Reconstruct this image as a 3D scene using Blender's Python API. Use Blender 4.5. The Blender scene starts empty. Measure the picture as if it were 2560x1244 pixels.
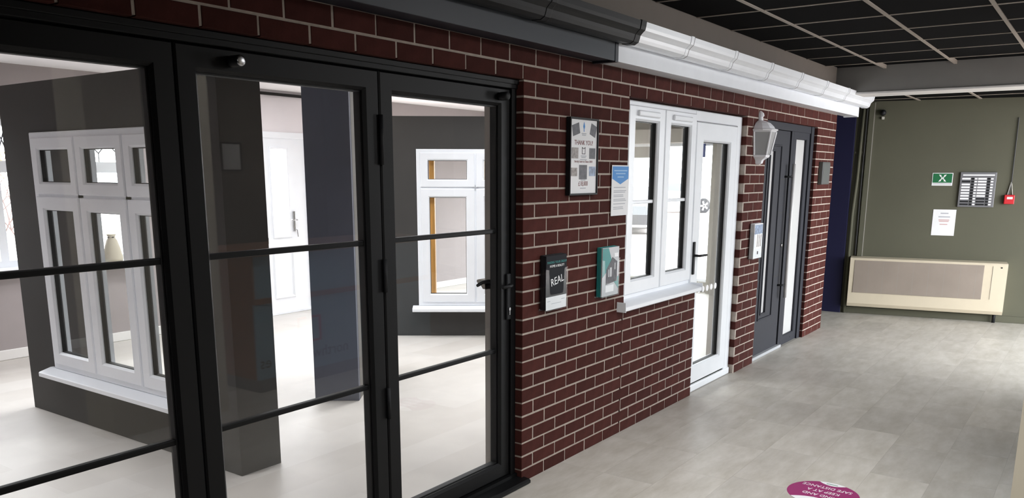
import bpy, bmesh, math, random
from mathutils import Vector, Matrix
random.seed(7)
S = bpy.context.scene
COL = S.collection
# ------------------------------------------------------------------ camera
cam = bpy.data.cameras.new('camera'); camo = bpy.data.objects.new('camera', cam); COL.objects.link(camo)
CY, CP, CR = .9518, -.20804, .00338
f_ = Vector((math.cos(CP)*math.sin(CY), math.cos(CP)*math.cos(CY), math.sin(CP)))
r0 = Vector((math.cos(CY), -math.sin(CY), 0)); u0_ = r0.cross(f_)
r_ = r0*math.cos(CR)+u0_*math.sin(CR); u_ = u0_*math.cos(CR)-r0*math.sin(CR)
camo.matrix_world = Matrix(((r_.x, u_.x, -f_.x, -3.49669), (r_.y, u_.y, -f_.y, -2.42472), (r_.z, u_.z, -f_.z, 1.64755), (0, 0, 0, 1)))
cam.sensor_width = 36; cam.lens = 2066.94/2560*36; cam.shift_y = 247.24/2560; cam.clip_start = .05; cam.clip_end = 300
S.camera = camo
# ------------------------------------------------------------------ world, daylight, exposure
S.view_settings.view_transform = 'Standard'; S.view_settings.look = 'None'
S.view_settings.gamma = 1; S.view_settings.use_curve_mapping = False
S.view_settings.exposure = 0.35
S.cycles.transparent_max_bounces = 32; S.cycles.max_bounces = 10; S.cycles.diffuse_bounces = 6
S.cycles.sample_clamp_indirect = 6; S.cycles.caustics_reflective = False; S.cycles.caustics_refractive = False
W = bpy.data.worlds.new('overcast_sky'); S.world = W; W.use_nodes = True
bg = W.node_tree.nodes['Background']; bg.inputs[0].default_value = (.93, .97, 1, 1); bg.inputs[1].default_value = 11.0

def area(name, loc, target, sx, sy, power, color=(1, 1, 1), portal=False):
    l = bpy.data.lights.new(name, 'AREA'); l.shape = 'RECTANGLE'; l.size = sx; l.size_y = sy; l.energy = power; l.color = color
    o = bpy.data.objects.new(name, l); COL.objects.link(o); o.location = loc
    o.rotation_euler = (Vector(target)-Vector(loc)).to_track_quat('-Z', 'Y').to_euler()
    if portal: l.cycles.is_portal = True
    return o
# openings that let the daylight in
area('daylight_portal_showroom_end', (7.75, 3.6, 1.1), (0, 3.6, 1.1), 3.1, 2.0, 1, portal=True)
area('daylight_portal_showroom_rear', (-.6, 5.58, 1.45), (-.6, 0, 1.45), 1.3, 1.2, 1, portal=True)
area('added_daylight_portal_side', (4.5, 5.58, 1.3), (4.5, 0, 1.3), 1.6, 1.8, 1, portal=True)  # opening hidden behind the displays, added to let in more daylight
area('daylight_portal_corridor_right', (5.65, -2.83, 1.2), (5.65, 0, 1.2), 3.3, 2.3, 1, portal=True)
# fill lamps added to brighten the showroom; their housings are added below
SHOWROOM_FILLS = ((-2.1, 1.7, 9, 90), (-2.0, 3.7, 9, 90), (1.15, 1.0, 9, 85), (.3, 3.6, 24, 120), (2.0, 2.0, 30, 165), (1.8, 4.2, 36, 178), (4.2, 1.7, 45, 160), (5.8, 3.2, 18, 160))
for x, y, pw, sp in SHOWROOM_FILLS:
    o_ = area('added_showroom_fill', (x, y, 2.53), (x, y, 0), 1.15, .28, pw, (.97, .985, 1)); o_.data.spread = math.radians(sp)
area('added_reception_fill', (2.2, -3.6, 2.58), (2.2, -3.6, 0), 1.15, .5, 12, (1, .98, .95))  # fill added behind the camera to brighten the reflected reception side
o_ = area('added_entrance_fill', (-3.2, -3.6, 2.58), (-.9, -2.5, .7), 1.15, .5, 22, (1, .98, .95)); o_.data.spread = math.radians(100)  # unseen fill added to light the beige pillar
o_ = area('added_facade_fill', (1.4, -2.75, 2.6), (1.4, 0, 1.25), 1.3, .3, 14, (.99, .99, 1)); o_.data.spread = math.radians(120)  # unseen lamp added to lift the frontal light on the facade
CORRIDOR_FILLS = ((.24, -1.42), (.24, -2.02+.0), (-1.56, -1.42))  # unseen overhead lamps added to brighten the near corridor floor
for x, y in CORRIDOR_FILLS:
    o_ = area('added_corridor_fill', (x, y, 2.625), (x, y, 0), .5, .5, 8.5, (.98, .99, 1)); o_.data.spread = math.radians(125)

# ------------------------------------------------------------------ materials
def lin(r, g, b):
    f = lambda c: (c/255)/12.92 if c/255 <= .04045 else ((c/255+.055)/1.055)**2.4
    return (f(r), f(g), f(b), 1)
def mat(name, rgb, rough=.5, metal=0, var=0, vscale=8, bump=0, bscale=60, objvar=0, spec=.5, stretch=None, coat=0):
    m = bpy.data.materials.new(name); m.use_nodes = True; n = m.node_tree.nodes; l = m.node_tree.links
    b = n['Principled BSDF']; c = lin(*rgb)
    b.inputs['Roughness'].default_value = rough; b.inputs['Metallic'].default_value = metal
    b.inputs['Specular IOR Level'].default_value = spec; b.inputs['Coat Weight'].default_value = coat
    tc = n.new('ShaderNodeTexCoord'); vec = tc.outputs['Object']
    if stretch:
        mp = n.new('ShaderNodeMapping'); mp.inputs['Scale'].default_value = stretch; l.new(vec, mp.inputs[0]); vec = mp.outputs[0]
    rgbn = n.new('ShaderNodeRGB'); rgbn.outputs[0].default_value = c; out = rgbn.outputs[0]
    nz = n.new('ShaderNodeTexNoise'); nz.inputs['Scale'].default_value = vscale; nz.inputs['Detail'].default_value = 4; l.new(vec, nz.inputs['Vector'])
    v = max(var, .02)
    mr = n.new('ShaderNodeMapRange'); mr.inputs[1].default_value = .3; mr.inputs[2].default_value = .7; mr.inputs[3].default_value = 1-v; mr.inputs[4].default_value = 1+v
    l.new(nz.outputs[0], mr.inputs[0]); val = mr.outputs[0]
    if objvar:
        oi = n.new('ShaderNodeObjectInfo'); m2 = n.new('ShaderNodeMapRange'); m2.inputs[3].default_value = 1-objvar; m2.inputs[4].default_value = 1+objvar
        l.new(oi.outputs['Random'], m2.inputs[0]); mm = n.new('ShaderNodeMath'); mm.operation = 'MULTIPLY'; l.new(val, mm.inputs[0]); l.new(m2.outputs[0], mm.inputs[1]); val = mm.outputs[0]
    hs = n.new('ShaderNodeHueSaturation'); l.new(out, hs.inputs['Color']); l.new(val, hs.inputs['Value']); l.new(hs.outputs[0], b.inputs['Base Color'])
    if bump:
        n2 = n.new('ShaderNodeTexNoise'); n2.inputs['Scale'].default_value = bscale; n2.inputs['Detail'].default_value = 3; l.new(vec, n2.inputs['Vector'])
        bp = n.new('ShaderNodeBump'); bp.inputs['Strength'].default_value = bump; bp.inputs['Distance'].default_value = .004; l.new(n2.outputs[0], bp.inputs['Height']); l.new(bp.outputs[0], b.inputs['Normal'])
    return m
def glass_mat(name, tint=(1, 1, 1), r0=.045, boost=1.0):
    m = bpy.data.materials.new(name); m.use_nodes = True; n = m.node_tree.nodes; l = m.node_tree.links
    n.remove(n['Principled BSDF']); out = n['Material Output']
    lw = n.new('ShaderNodeLayerWeight'); lw.inputs[0].default_value = .5
    p = n.new('ShaderNodeMath'); p.operation = 'POWER'; l.new(lw.outputs['Facing'], p.inputs[0]); p.inputs[1].default_value = 5
    ma = n.new('ShaderNodeMath'); ma.operation = 'MULTIPLY_ADD'; l.new(p.outputs[0], ma.inputs[0]); ma.inputs[1].default_value = (1-r0)*boost; ma.inputs[2].default_value = r0
    t = n.new('ShaderNodeBsdfTransparent'); t.inputs[0].default_value = (*tint, 1)
    g = n.new('ShaderNodeBsdfGlossy'); g.inputs['Roughness'].default_value = .01
    mx = n.new('ShaderNodeMixShader'); l.new(ma.outputs[0], mx.inputs[0]); l.new(t.outputs[0], mx.inputs[1]); l.new(g.outputs[0], mx.inputs[2]); l.new(mx.outputs[0], out.inputs[0])
    return m
def frosted_mat(name):
    m = bpy.data.materials.new(name); m.use_nodes = True; n = m.node_tree.nodes; l = m.node_tree.links
    n.remove(n['Principled BSDF']); out = n['Material Output']
    nz = n.new('ShaderNodeTexNoise'); nz.inputs['Scale'].default_value = 300
    cr = n.new('ShaderNodeMapRange'); cr.inputs[3].default_value = .64; cr.inputs[4].default_value = .74; l.new(nz.outputs[0], cr.inputs[0])
    t = n.new('ShaderNodeBsdfTranslucent'); d = n.new('ShaderNodeBsdfDiffuse'); g = n.new('ShaderNodeBsdfGlossy'); g.inputs['Roughness'].default_value = .25
    l.new(cr.outputs[0], t.inputs[0]); l.new(cr.outputs[0], d.inputs[0])
    a = n.new('ShaderNodeMixShader'); a.inputs[0].default_value = .45; l.new(t.outputs[0], a.inputs[1]); l.new(d.outputs[0], a.inputs[2])
    b = n.new('ShaderNodeMixShader'); b.inputs[0].default_value = .05; l.new(a.outputs[0], b.inputs[1]); l.new(g.outputs[0], b.inputs[2]); l.new(b.outputs[0], out.inputs[0])
    return m

M = dict(
 brick=mat('brick_clay', (70, 36, 32), .9, var=.16, vscale=14, bump=.4, bscale=90, objvar=.16, spec=.15),
 mortar=mat('mortar', (174, 162, 152), .95, var=.12, vscale=25, bump=.4, bscale=140),
 black_alu=mat('black_powder_coat', (8, 8, 10), .5, bump=.05, bscale=600, spec=.25),
 gasket=mat('black_rubber', (14, 14, 15), .6),
 upvc=mat('white_upvc', (236, 239, 244), .3),
 grey_door=mat('anthracite_skin', (44, 45, 52), .6, spec=.25, bump=.06, bscale=400),
 chrome=mat('brushed_steel', (190, 190, 192), .25, 1),
 satin=mat('satin_steel', (206, 204, 204), .45, .1),
 black_blue_sheen=mat('black_upvc_blue_sheen', (20, 28, 40), .45, spec=.6),  # reflected sky sheen is put into the colour as blue
 black_plastic=mat('black_plastic', (24, 25, 28), .55, spec=.3),
 white_paint=mat('white_paint', (232, 230, 228), .6),
 show_lit_wall=mat('showroom_wall_lit', (222, 217, 220), .8, var=.02),  # lit copy of the wall paint, light put into the colour
 show_shaded_wall=mat('showroom_mauve_shaded', (160, 152, 152), .8, var=.02),  # shaded copy of the mauve wall paint, darkened for its backlit side
 ceil_white=mat('ceiling_white', (228, 226, 226), .9),
 charcoal=mat('charcoal_paint', (52, 51, 50), .75, var=.03),
 navy_grey=mat('slate_blue_paint', (80, 83, 97), .7, var=.03),
 stone_grey=mat('stone_grey_paint', (150, 146, 140), .8),
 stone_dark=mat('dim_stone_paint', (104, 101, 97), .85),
 reveal=mat('reveal_grey_paint', (176, 170, 164), .8, var=.02),
 green=mat('sage_wall_paint', (86, 85, 70), .75, var=.05, vscale=1.5, bump=.15, bscale=30),
 navy=mat('navy_paint', (22, 22, 62), .7),
 bulk=mat('taupe_paint', (112, 104, 96), .75, var=.03),
 beam=mat('warm_grey_paint', (142, 140, 138), .75, var=.03),
 black_tile=mat('black_ceiling_tile', (5, 5, 6), 1, var=.1, vscale=60, spec=.1),
 grid=mat('ceiling_grid_white', (170, 160, 150), .5),
 slab=mat('floor_slab', (168, 163, 156), .7),
 beige=mat('beige_wall_paint', (196, 188, 170), .75),
 heater=mat('heater_cream', (208, 196, 174), .5),
 grille=mat('heater_grille', (146, 134, 124), .6, var=.06, vscale=4),
 red=mat('red_plastic', (196, 32, 42), .4),
 paper=mat('white_paper', (236, 236, 238), .7),
 ink=mat('dark_ink', (60, 56, 62), .8),
 ink_red=mat('dark_red_ink', (120, 62, 62), .8),
 ink_pale=mat('pale_ink', (176, 178, 186), .8),
 pink_ink=mat('pale_red_ink', (206, 168, 168), .8),
 blue_print=mat('blue_print', (66, 138, 206), .6),
 pale_blue=mat('pale_blue_print', (150, 190, 224), .6),
 teal=mat('teal_print', (34, 132, 130), .5),
 photo_dark=mat('photo_dark', (62, 60, 68), .5, var=.6, vscale=40),
 photo_mid=mat('photo_mid', (140, 132, 128), .5, var=.5, vscale=60),
 photo_blue=mat('photo_blue', (130, 146, 172), .5, var=.4, vscale=50),
 charcoal_print=mat('charcoal_print', (34, 35, 40), .75, var=.05, spec=.2),
 silver_print=mat('silver_print', (176, 178, 182), .4),
 white_print=mat('white_print', (240, 240, 242), .5),
 mag=mat('magenta_vinyl', (150, 40, 104), .5),
 green_sign=mat('green_sign', (16, 104, 60), .5),
 grey_metal=mat('grey_metal', (120, 120, 124), .45, .3),
 slate_plate=mat('slate_plate', (84, 86, 84), .5),
 wood=mat('golden_oak_foil', (206, 150, 78), .45, var=.15, vscale=6, stretch=(20, 20, 1)),
 walnut=mat('desk_wood', (150, 104, 76), .45, var=.12, vscale=5, stretch=(2, 20, 20)),
 desk_blue=mat('desk_teal_panel', (140, 178, 198), .5),
 desk_grey=mat('desk_plinth', (130, 132, 134), .6),
 cable=mat('cable_dark', (60, 60, 62), .6), cable_w=mat('cable_white', (200, 198, 190), .6),
 white_cast=mat('white_cast_metal', (226, 226, 230), .4, bump=.05, bscale=200),
 lead=mat('lead_came', (110, 110, 114), .5, .4),
 tarmac=mat('pale_paving', (170, 160, 156), .9, var=.08, vscale=2),
 car_white=mat('car_white', (230, 232, 236), .25, coat=.6), car_grey=mat('car_grey', (48, 50, 54), .25, coat=.6),
 tyre=mat('tyre', (40, 40, 44), .8), car_glass=mat('car_glass', (90, 96, 104), .1),
 twig=mat('twig_bark', (128, 112, 108), .9), leaf=mat('sparse_leaf', (178, 150, 96), .8),
 sign_blue=mat('sign_blue', (40, 60, 130), .5),
 glass=glass_mat('clear_glass'), glass_dg=glass_mat('double_glazing', (.97, .985, .98), .06),
 frosted=frosted_mat('frosted_glass'), acrylic=glass_mat('clear_acrylic', (.97, .98, .985), .018, .25), milky=frosted_mat('milky_glass'),
)
def tile_mat(name, rgb):
    m = bpy.data.materials.new(name); m.use_nodes = True; n = m.node_tree.nodes; l = m.node_tree.links; b = n['Principled BSDF']
    oi = n.new('ShaderNodeObjectInfo'); tc = n.new('ShaderNodeTexCoord')
    ad = n.new('ShaderNodeVectorMath'); ad.operation = 'ADD'; l.new(tc.outputs['Object'], ad.inputs[0])
    sc = n.new('ShaderNodeVectorMath'); sc.operation = 'SCALE'; sc.inputs['Scale'].default_value = 40
    cb = n.new('ShaderNodeCombineXYZ'); l.new(oi.outputs['Random'], cb.inputs[0]); l.new(oi.outputs['Random'], cb.inputs[2]); l.new(cb.outputs[0], sc.inputs[0]); l.new(sc.outputs[0], ad.inputs[1])
    mp = n.new('ShaderNodeMapping'); mp.inputs['Scale'].default_value = (2.5, 7, 1); l.new(ad.outputs[0], mp.inputs[0])
    nz = n.new('ShaderNodeTexNoise'); nz.inputs['Scale'].default_value = 1.6; nz.inputs['Detail'].default_value = 7; nz.inputs['Roughness'].default_value = .62; l.new(mp.outputs[0], nz.inputs['Vector'])
    cr = n.new('ShaderNodeValToRGB'); e = cr.color_ramp.elements
    a = tuple(c*.84 for c in lin(*rgb)[:3]); d = tuple(min(1, c*1.13) for c in lin(*rgb)[:3])
    e[0].position = .3; e[0].color = (a[0], a[1]*.985, a[2]*.93, 1); e[1].position = .72; e[1].color = (*d, 1); l.new(nz.outputs[0], cr.inputs[0])
    m2 = n.new('ShaderNodeMapRange'); m2.inputs[3].default_value = .91; m2.inputs[4].default_value = 1.07; l.new(oi.outputs['Random'], m2.inputs[0])
    hs = n.new('ShaderNodeHueSaturation'); l.new(cr.outputs[0], hs.inputs['Color']); l.new(m2.outputs[0], hs.inputs['Value']); l.new(hs.outputs[0], b.inputs['Base Color'])
    b.inputs['Roughness'].default_value = .42; b.inputs['Specular IOR Level'].default_value = .4
    return m
M['tile'] = tile_mat('vinyl_tile', (196, 191, 184))
def show_floor_mat():
    m = bpy.data.materials.new('showroom_vinyl'); m.use_nodes = True; n = m.node_tree.nodes; l = m.node_tree.links; b = n['Principled BSDF']
    tc = n.new('ShaderNodeTexCoord'); br = n.new('ShaderNodeTexBrick'); br.inputs['Scale'].default_value = 1; br.inputs['Brick Width'].default_value = .61; br.inputs['Row Height'].default_value = .305
    br.inputs['Mortar Size'].default_value = .0004; br.inputs['Color1'].default_value = lin(188, 183, 177); br.inputs['Color2'].default_value = lin(198, 194, 189); br.inputs['Mortar'].default_value = lin(176, 171, 165)
    l.new(tc.outputs['Object'], br.inputs['Vector']); nz = n.new('ShaderNodeTexNoise'); nz.inputs['Scale'].default_value = 5; nz.inputs['Detail'].default_value = 6; l.new(tc.outputs['Object'], nz.inputs['Vector'])
    mr = n.new('ShaderNodeMapRange'); mr.inputs[3].default_value = .9; mr.inputs[4].default_value = 1.1; l.new(nz.outputs[0], mr.inputs[0])
    hs = n.new('ShaderNodeHueSaturation'); l.new(br.outputs[0], hs.inputs['Color']); l.new(mr.outputs[0], hs.inputs['Value']); l.new(hs.outputs[0], b.inputs['Base Color'])
    b.inputs['Roughness'].default_value = .45; return m
M['show_floor'] = show_floor_mat()

# ------------------------------------------------------------------ mesh helpers
IDT = lambda p: Vector(p)
def frameT(o, u, d):
    o = Vector(o); u = Vector(u).normalized(); d = Vector(d).normalized()
    return lambda p: o+u*p[0]+d*p[1]+Vector((0, 0, p[2]))
class MB:
    """collects shapes given in (u, d, z), mapped to the world by T"""
    def __init__(s, T=IDT): s.v = []; s.f = []; s.T = T
    def add(s, vs, fs):
        k = len(s.v); s.v += [s.T(v) for v in vs]; s.f += [tuple(i+k for i in f) for f in fs]; return s
    def box(s, x0, x1, y0, y1, z0, z1, c=0):
        if c <= 0:
            return s.add([(x, y, z) for z in (z0, z1) for y in (y0, y1) for x in (x0, x1)], [(0, 2, 3, 1), (4, 5, 7, 6), (0, 1, 5, 4), (2, 6, 7, 3), (0, 4, 6, 2), (1, 3, 7, 5)])
        bm = bmesh.new(); bmesh.ops.create_cube(bm, size=1)
        for v in bm.verts: v.co = Vector(((x0+x1)/2+v.co.x*(x1-x0), (y0+y1)/2+v.co.y*(y1-y0), (z0+z1)/2+v.co.z*(z1-z0)))
        bmesh.ops.bevel(bm, geom=bm.edges[:], offset=c, segments=2, affect='EDGES', profile=.5)
        bm.verts.index_update(); vs = [v.co.copy() for v in bm.verts]; fs = [[v.index for v in f.verts] for f in bm.faces]; bm.free(); return s.add(vs, fs)
    def prism(s, pts, a0, a1, axis='x'):
        """closed polygon pts (two coords) swept along axis"""
        def P(p, a): return (a, p[0], p[1]) if axis == 'x' else ((p[0], a, p[1]) if axis == 'y' else (p[0], p[1], a))
        n = len(pts); vs = [P(p, a0) for p in pts]+[P(p, a1) for p in pts]
        return s.add(vs, [tuple(range(n))[::-1], tuple(range(n, 2*n))]+[(i, (i+1) % n, n+(i+1) % n, n+i) for i in range(n)])
    def shell(s, outer, inner, a0, a1, axis='x'):
        """open channel: outer and inner polylines of equal length, closed at their ends"""
        return s.prism_strip(outer+inner[::-1], a0, a1, axis, len(outer))
    def prism_strip(s, pts, a0, a1, axis, m):
        def P(p, a): return (a, p[0], p[1]) if axis == 'x' else ((p[0], a, p[1]) if axis == 'y' else (p[0], p[1], a))
        n = len(pts); vs = [P(p, a0) for p in pts]+[P(p, a1) for p in pts]
        fs = [(i, (i+1) % n, n+(i+1) % n, n+i) for i in range(n)]
        for k in (0, n):
            for i in range(m-1): fs.append((k+i, k+i+1, k+n-2-i, k+n-1-i))
        return s.add(vs, fs)
    def ring(s, x0, x1, z0, z1, prof):
        """rectangular frame, prof = closed list of (inset, d)"""
        n = len(prof); vs = []
        for i, d in prof: vs += [(x0+i, d, z0+i), (x1-i, d, z0+i), (x1-i, d, z1-i), (x0+i, d, z1-i)]
        fs = []
        for a in range(n):
            b = (a+1) % n
            for q in range(4): fs.append((a*4+q, a*4+(q+1) % 4, b*4+(q+1) % 4, b*4+q))
        return s.add(vs, fs)
    def tube(s, path, r, n=8, cap=True):
        path = [Vector(p) for p in path]; rs = r if isinstance(r, (list, tuple)) else [r]*len(path); vs = []; fs = []
        for i, p in enumerate(path):
            t = (path[min(i+1, len(path)-1)]-path[max(i-1, 0)]).normalized()
            a = t.cross(Vector((0, 0, 1)) if abs(t.z) < .9 else Vector((1, 0, 0))).normalized(); b = t.cross(a)
            vs += [p+(a*math.cos(2*math.pi*k/n)+b*math.sin(2*math.pi*k/n))*rs[i] for k in range(n)]
        for i in range(len(path)-1):
            for k in range(n): fs.append((i*n+k, i*n+(k+1) % n, (i+1)*n+(k+1) % n, (i+1)*n+k))
        if cap: fs += [tuple(range(n))[::-1], tuple(range((len(path)-1)*n, len(path)*n))]
        return s.add(vs, fs)
    def lathe(s, cx, cy, prof, n=20, axis='z', a0=0, a1=2*math.pi):
        """prof list of (r, h) about an axis through (cx, cy)"""
        full = abs(a1-a0-2*math.pi) < 1e-6; m = n if full else n+1; vs = []; fs = []
        for r, h in prof:
            for k in range(m):
                a = a0+(a1-a0)*k/n; c, q = r*math.cos(a), r*math.sin(a)
                vs.append((cx+c, cy+q, h) if axis == 'z' else ((cx+c, h, cy+q) if axis == 'y' else (h, cx+c, cy+q)))
        for i in range(len(prof)-1):
            for k in range(n if full else n): 
                k2 = (k+1) % m; fs.append((i*m+k, i*m+k2, (i+1)*m+k2, (i+1)*m+k))
        fs += [tuple(range(m))[::-1], tuple(range((len(prof)-1)*m, len(prof)*m))]
        return s.add(vs, fs)
    def build(s, name, m, parent=None, smooth=False, root=None):
        off = Vector((0, 0, 0))
        q = parent
        while q is not None: off += q.location; q = q.parent
        me = bpy.data.meshes.new(name); me.from_pydata([tuple(v-off) for v in s.v], [], s.f)
        bm = bmesh.new(); bm.from_mesh(me); bmesh.ops.recalc_face_normals(bm, faces=bm.faces[:]); bm.to_mesh(me); bm.free()
        if smooth:
            for p in me.polygons: p.use_smooth = True
        me.materials.append(M[m] if isinstance(m, str) else m)
        o = bpy.data.objects.new(name, me); COL.objects.link(o); o.parent = parent
        return o
def tag(o, label=None, cat=None, group=None, kind=None):
    if label: o['label'] = label
    if cat: o['category'] = cat
    if group: o['group'] = group
    if kind: o['kind'] = kind
    return o
def thing(name, loc, label, cat, group=None, kind=None):
    o = bpy.data.objects.new(name, None); COL.objects.link(o); o.location = loc; o.empty_display_size = .1
    return tag(o, label, cat, group, kind)
def struct(name, mb, m, label, cat): return tag(mb.build(name, m), label, cat, kind='structure')
def text(name, s, size, T, u, d, z, m, parent, align='CENTER', rot=0, sx=1, depth=.0006, flip=False):
    """lettering laid on a plane: local x -> u, local y -> z, T maps to world"""
    c = bpy.data.curves.new(name, 'FONT'); c.body = s; c.size = size; c.align_x = align; c.align_y = 'CENTER'; c.extrude = depth; c.resolution_u = 2
    o = bpy.data.objects.new(name, c); COL.objects.link(o)
    dg = bpy.context.evaluated_depsgraph_get(); me = bpy.data.meshes.new_from_object(o.evaluated_get(dg)); 
    bpy.data.objects.remove(o); bpy.data.curves.remove(c)
    off = Vector((0, 0, 0)); q = parent
    while q is not None: off += q.location; q = q.parent
    ca, sa = math.cos(rot), math.sin(rot)
    for v in me.vertices:
        x, y, w = v.co.x*sx, v.co.y, v.co.z; X = x*ca-y*sa; Y = x*sa+y*ca
        v.co = T((u+X, d-w, z+Y))-off
    me.materials.clear(); me.materials.append(M[m]); me.name = name
    ob = bpy.data.objects.new(name, me); COL.objects.link(ob); ob.parent = parent
    return ob
def casement(root, T, u0, u1, z0, z1, sw, d0, m, gm='glass_dg', depth=.06, gd=.032, bar=None, name='sash', gasket=.006):
    """a glazed sash: moulded ring with pane, rubber gasket and optional bars as sub-parts"""
    c = .012
    s = MB(T).ring(u0, u1, z0, z1, [(0, d0+depth), (0, d0+.006), (.006, d0), (sw-c, d0), (sw, d0+c), (sw, d0+depth)]).build(name, m, root)
    MB(T).ring(u0+sw-.002, u1-sw+.002, z0+sw-.002, z1-sw+.002, [(0, d0+gd-.012), (gasket, d0+gd-.012), (gasket, d0+gd+.02), (0, d0+gd+.02)]).build('gasket', 'gasket', s)
    MB(T).box(u0+sw-.002, u1-sw+.002, d0+gd, d0+gd+.006, z0+sw-.002, z1-sw+.002).build('pane', gm, s)
    for b in bar or []: MB(T).box(u0+sw, u1-sw, d0+gd-.01, d0+gd+.016, b-.011, b+.011, .004).build('glazing_bar', m, s)
    return s

# ================================================================== SETTING
ZC = 2.638          # corridor ceiling
# --- corridor floor and its vinyl tiles
floor = struct('floor', MB().box(-5.6, 8.0, -4.7, .12, -.12, -.0008), 'slab', 'pale greige vinyl tiled corridor floor beside the brick facade', 'floor')
tile_meshes = {}
def tile(x0, x1, y0, y1):
    key = (round(x1-x0, 3), round(y1-y0, 3))
    if key not in tile_meshes:
        w, h = key; g = .0004
        me = MB().box(-w/2+g, w/2-g, -h/2+g, h/2-g, -.003, 0).build('tmp', 'tile'); tile_meshes[key] = me.data; bpy.data.objects.remove(me)
    o = bpy.data.objects.new('floor_tile', tile_meshes[key]); COL.objects.link(o); o.parent = floor; o.location = ((x0+x1)/2, (y0+y1)/2, 0)
cnt = 0
for j in range(9):
    y1 = .02-.305*j; y0 = y1-.305; offs = [.38, .99, .07, .75, .28, .66, .17, .9, .45][j] % .61
    x = -1.2+offs-.61
    while x < 7.6:
        if y0 > -2.8: tile(max(x, -1.3), min(x+.61, 7.7), y0, y1); cnt += 1
        x += .61
for j in range(3):
    for k in range(2): tile(5.74+.605*k, 5.74+.605*(k+1), .02+.29*j, .02+.29*(j+1))
# --- showroom floor
struct('floor', MB().box(-3.1, 7.9, .12, 5.6, -.12, -.0008), 'show_floor', 'bright pale vinyl floor of the showroom behind the glass', 'floor')
# --- brick facade
XE = 5.735
core = MB()
core.box(.004, 1.116, .0022, .1, 0, 2.104).box(1.1, 2.236, .0022, .1, 0, .795).box(3.124, 3.596, .0022, .1, 0, 2.104)
core.box(5.074, XE-.004, .0022, .1, 0, 2.104).box(-4.6, XE-.004, .0022, .1, 2.104, 2.9).box(-5.5, -4.6, .0022, .1, 0, 2.9).box(-4.6, -2.854, .0022, .1, 0, 2.104)
wall_front = struct('wall_front', core, 'mortar', 'dark red brick facade with pale mortar joints along the corridor', 'wall')
lin_ = MB()
for a, b, z0, z1 in ((0, 1.12, 0, 2.9), (1.12, 2.24, 0, .80), (3.12, 3.60, 0, 2.9), (5.07, XE, 0, 2.9), (-5.5, XE, 2.105, 2.9), (-5.5, -2.85, 0, 2.9)): lin_.box(a, b, .1, .245, z0, z1)
lin_.build('plaster_lining', 'reveal', wall_front)
segs = []
for k in range(30):
    z0 = .075*k; z1 = z0+.065
    if k >= 28: S_ = [(-4.5, XE)]
    elif k <= 10: S_ = [(-3.6, -2.85), (0, 2.24), (3.12, 3.60), (5.07, XE)]
    else: S_ = [(-3.6, -2.85), (0, 1.12), (3.12, 3.60), (5.07, XE)]
    if k == 29: z1 = 2.25
    ph = 0 if k % 2 == 0 else .1125
    for a, b in S_:
        i = math.floor((a-ph)/.225)-1
        while .225*i+ph < b:
            s, e = max(a, .225*i+ph), min(b, .225*i+ph+.215)
            # closers at reveals run up to the corner
            if e-s > .03: segs.append((s, e, z0, .80 if k == 10 and .0 < s < 2.3 and e > 1.13 else z1))
            i += 1
def projarea(s, e, z0, z1):
    C = camo.location; c = Vector(((s+e)/2, 0, (z0+z1)/2)); dd = c-C; Z = dd.dot(f_); x = dd.dot(r_)/Z*2066.94+1280; y = 869.2-dd.dot(u_)/Z*2066.94
    if not (-120 < x < 2660 and -80 < y < 1320): return 0
    return (e-s)*(z1-z0)*abs(dd.y)/dd.length**3
segs.sort(key=lambda q: -projarea(*q))
bmesh_cache = {}
def brick_shape(w, h):
    m = MB(); c = .0018
    m.add([(0, .1, 0), (w, .1, 0), (w, .1, h), (0, .1, h), (0, c, 0), (w, c, 0), (w, c, h), (0, c, h), (c, 0, c), (w-c, 0, c), (w-c, 0, h-c), (c, 0, h-c)],
          [(0, 3, 2, 1), (0, 1, 5, 4), (1, 2, 6, 5), (2, 3, 7, 6), (3, 0, 4, 7), (4, 5, 9, 8), (5, 6, 10, 9), (6, 7, 11, 10), (7, 4, 8, 11), (8, 9, 10, 11)])
    return m
rest = MB()
for n_, (s, e, z0, z1) in enumerate(segs):
    w, h = round(e-s, 4), round(z1-z0, 4); jx, jy, jz = random.uniform(-.0012, .0012), random.uniform(-.0007, .0005), random.uniform(-.0008, .0008)
    if n_ < 300:
        if (w, h) not in bmesh_cache:
            t = brick_shape(w, h).build('tmp', 'brick'); bmesh_cache[(w, h)] = t.data; bpy.data.objects.remove(t)
        o = bpy.data.objects.new('brick', bmesh_cache[(w, h)]); COL.objects.link(o); o.parent = wall_front; o.location = (s+jx, jy, z0+jz)
    else:
        t = brick_shape(w, h); rest.add([v+Vector((s+jx, jy, z0+jz)) for v in t.v], t.f)
tag(rest.build('brick', 'brick', wall_front), kind='stuff')
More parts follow.
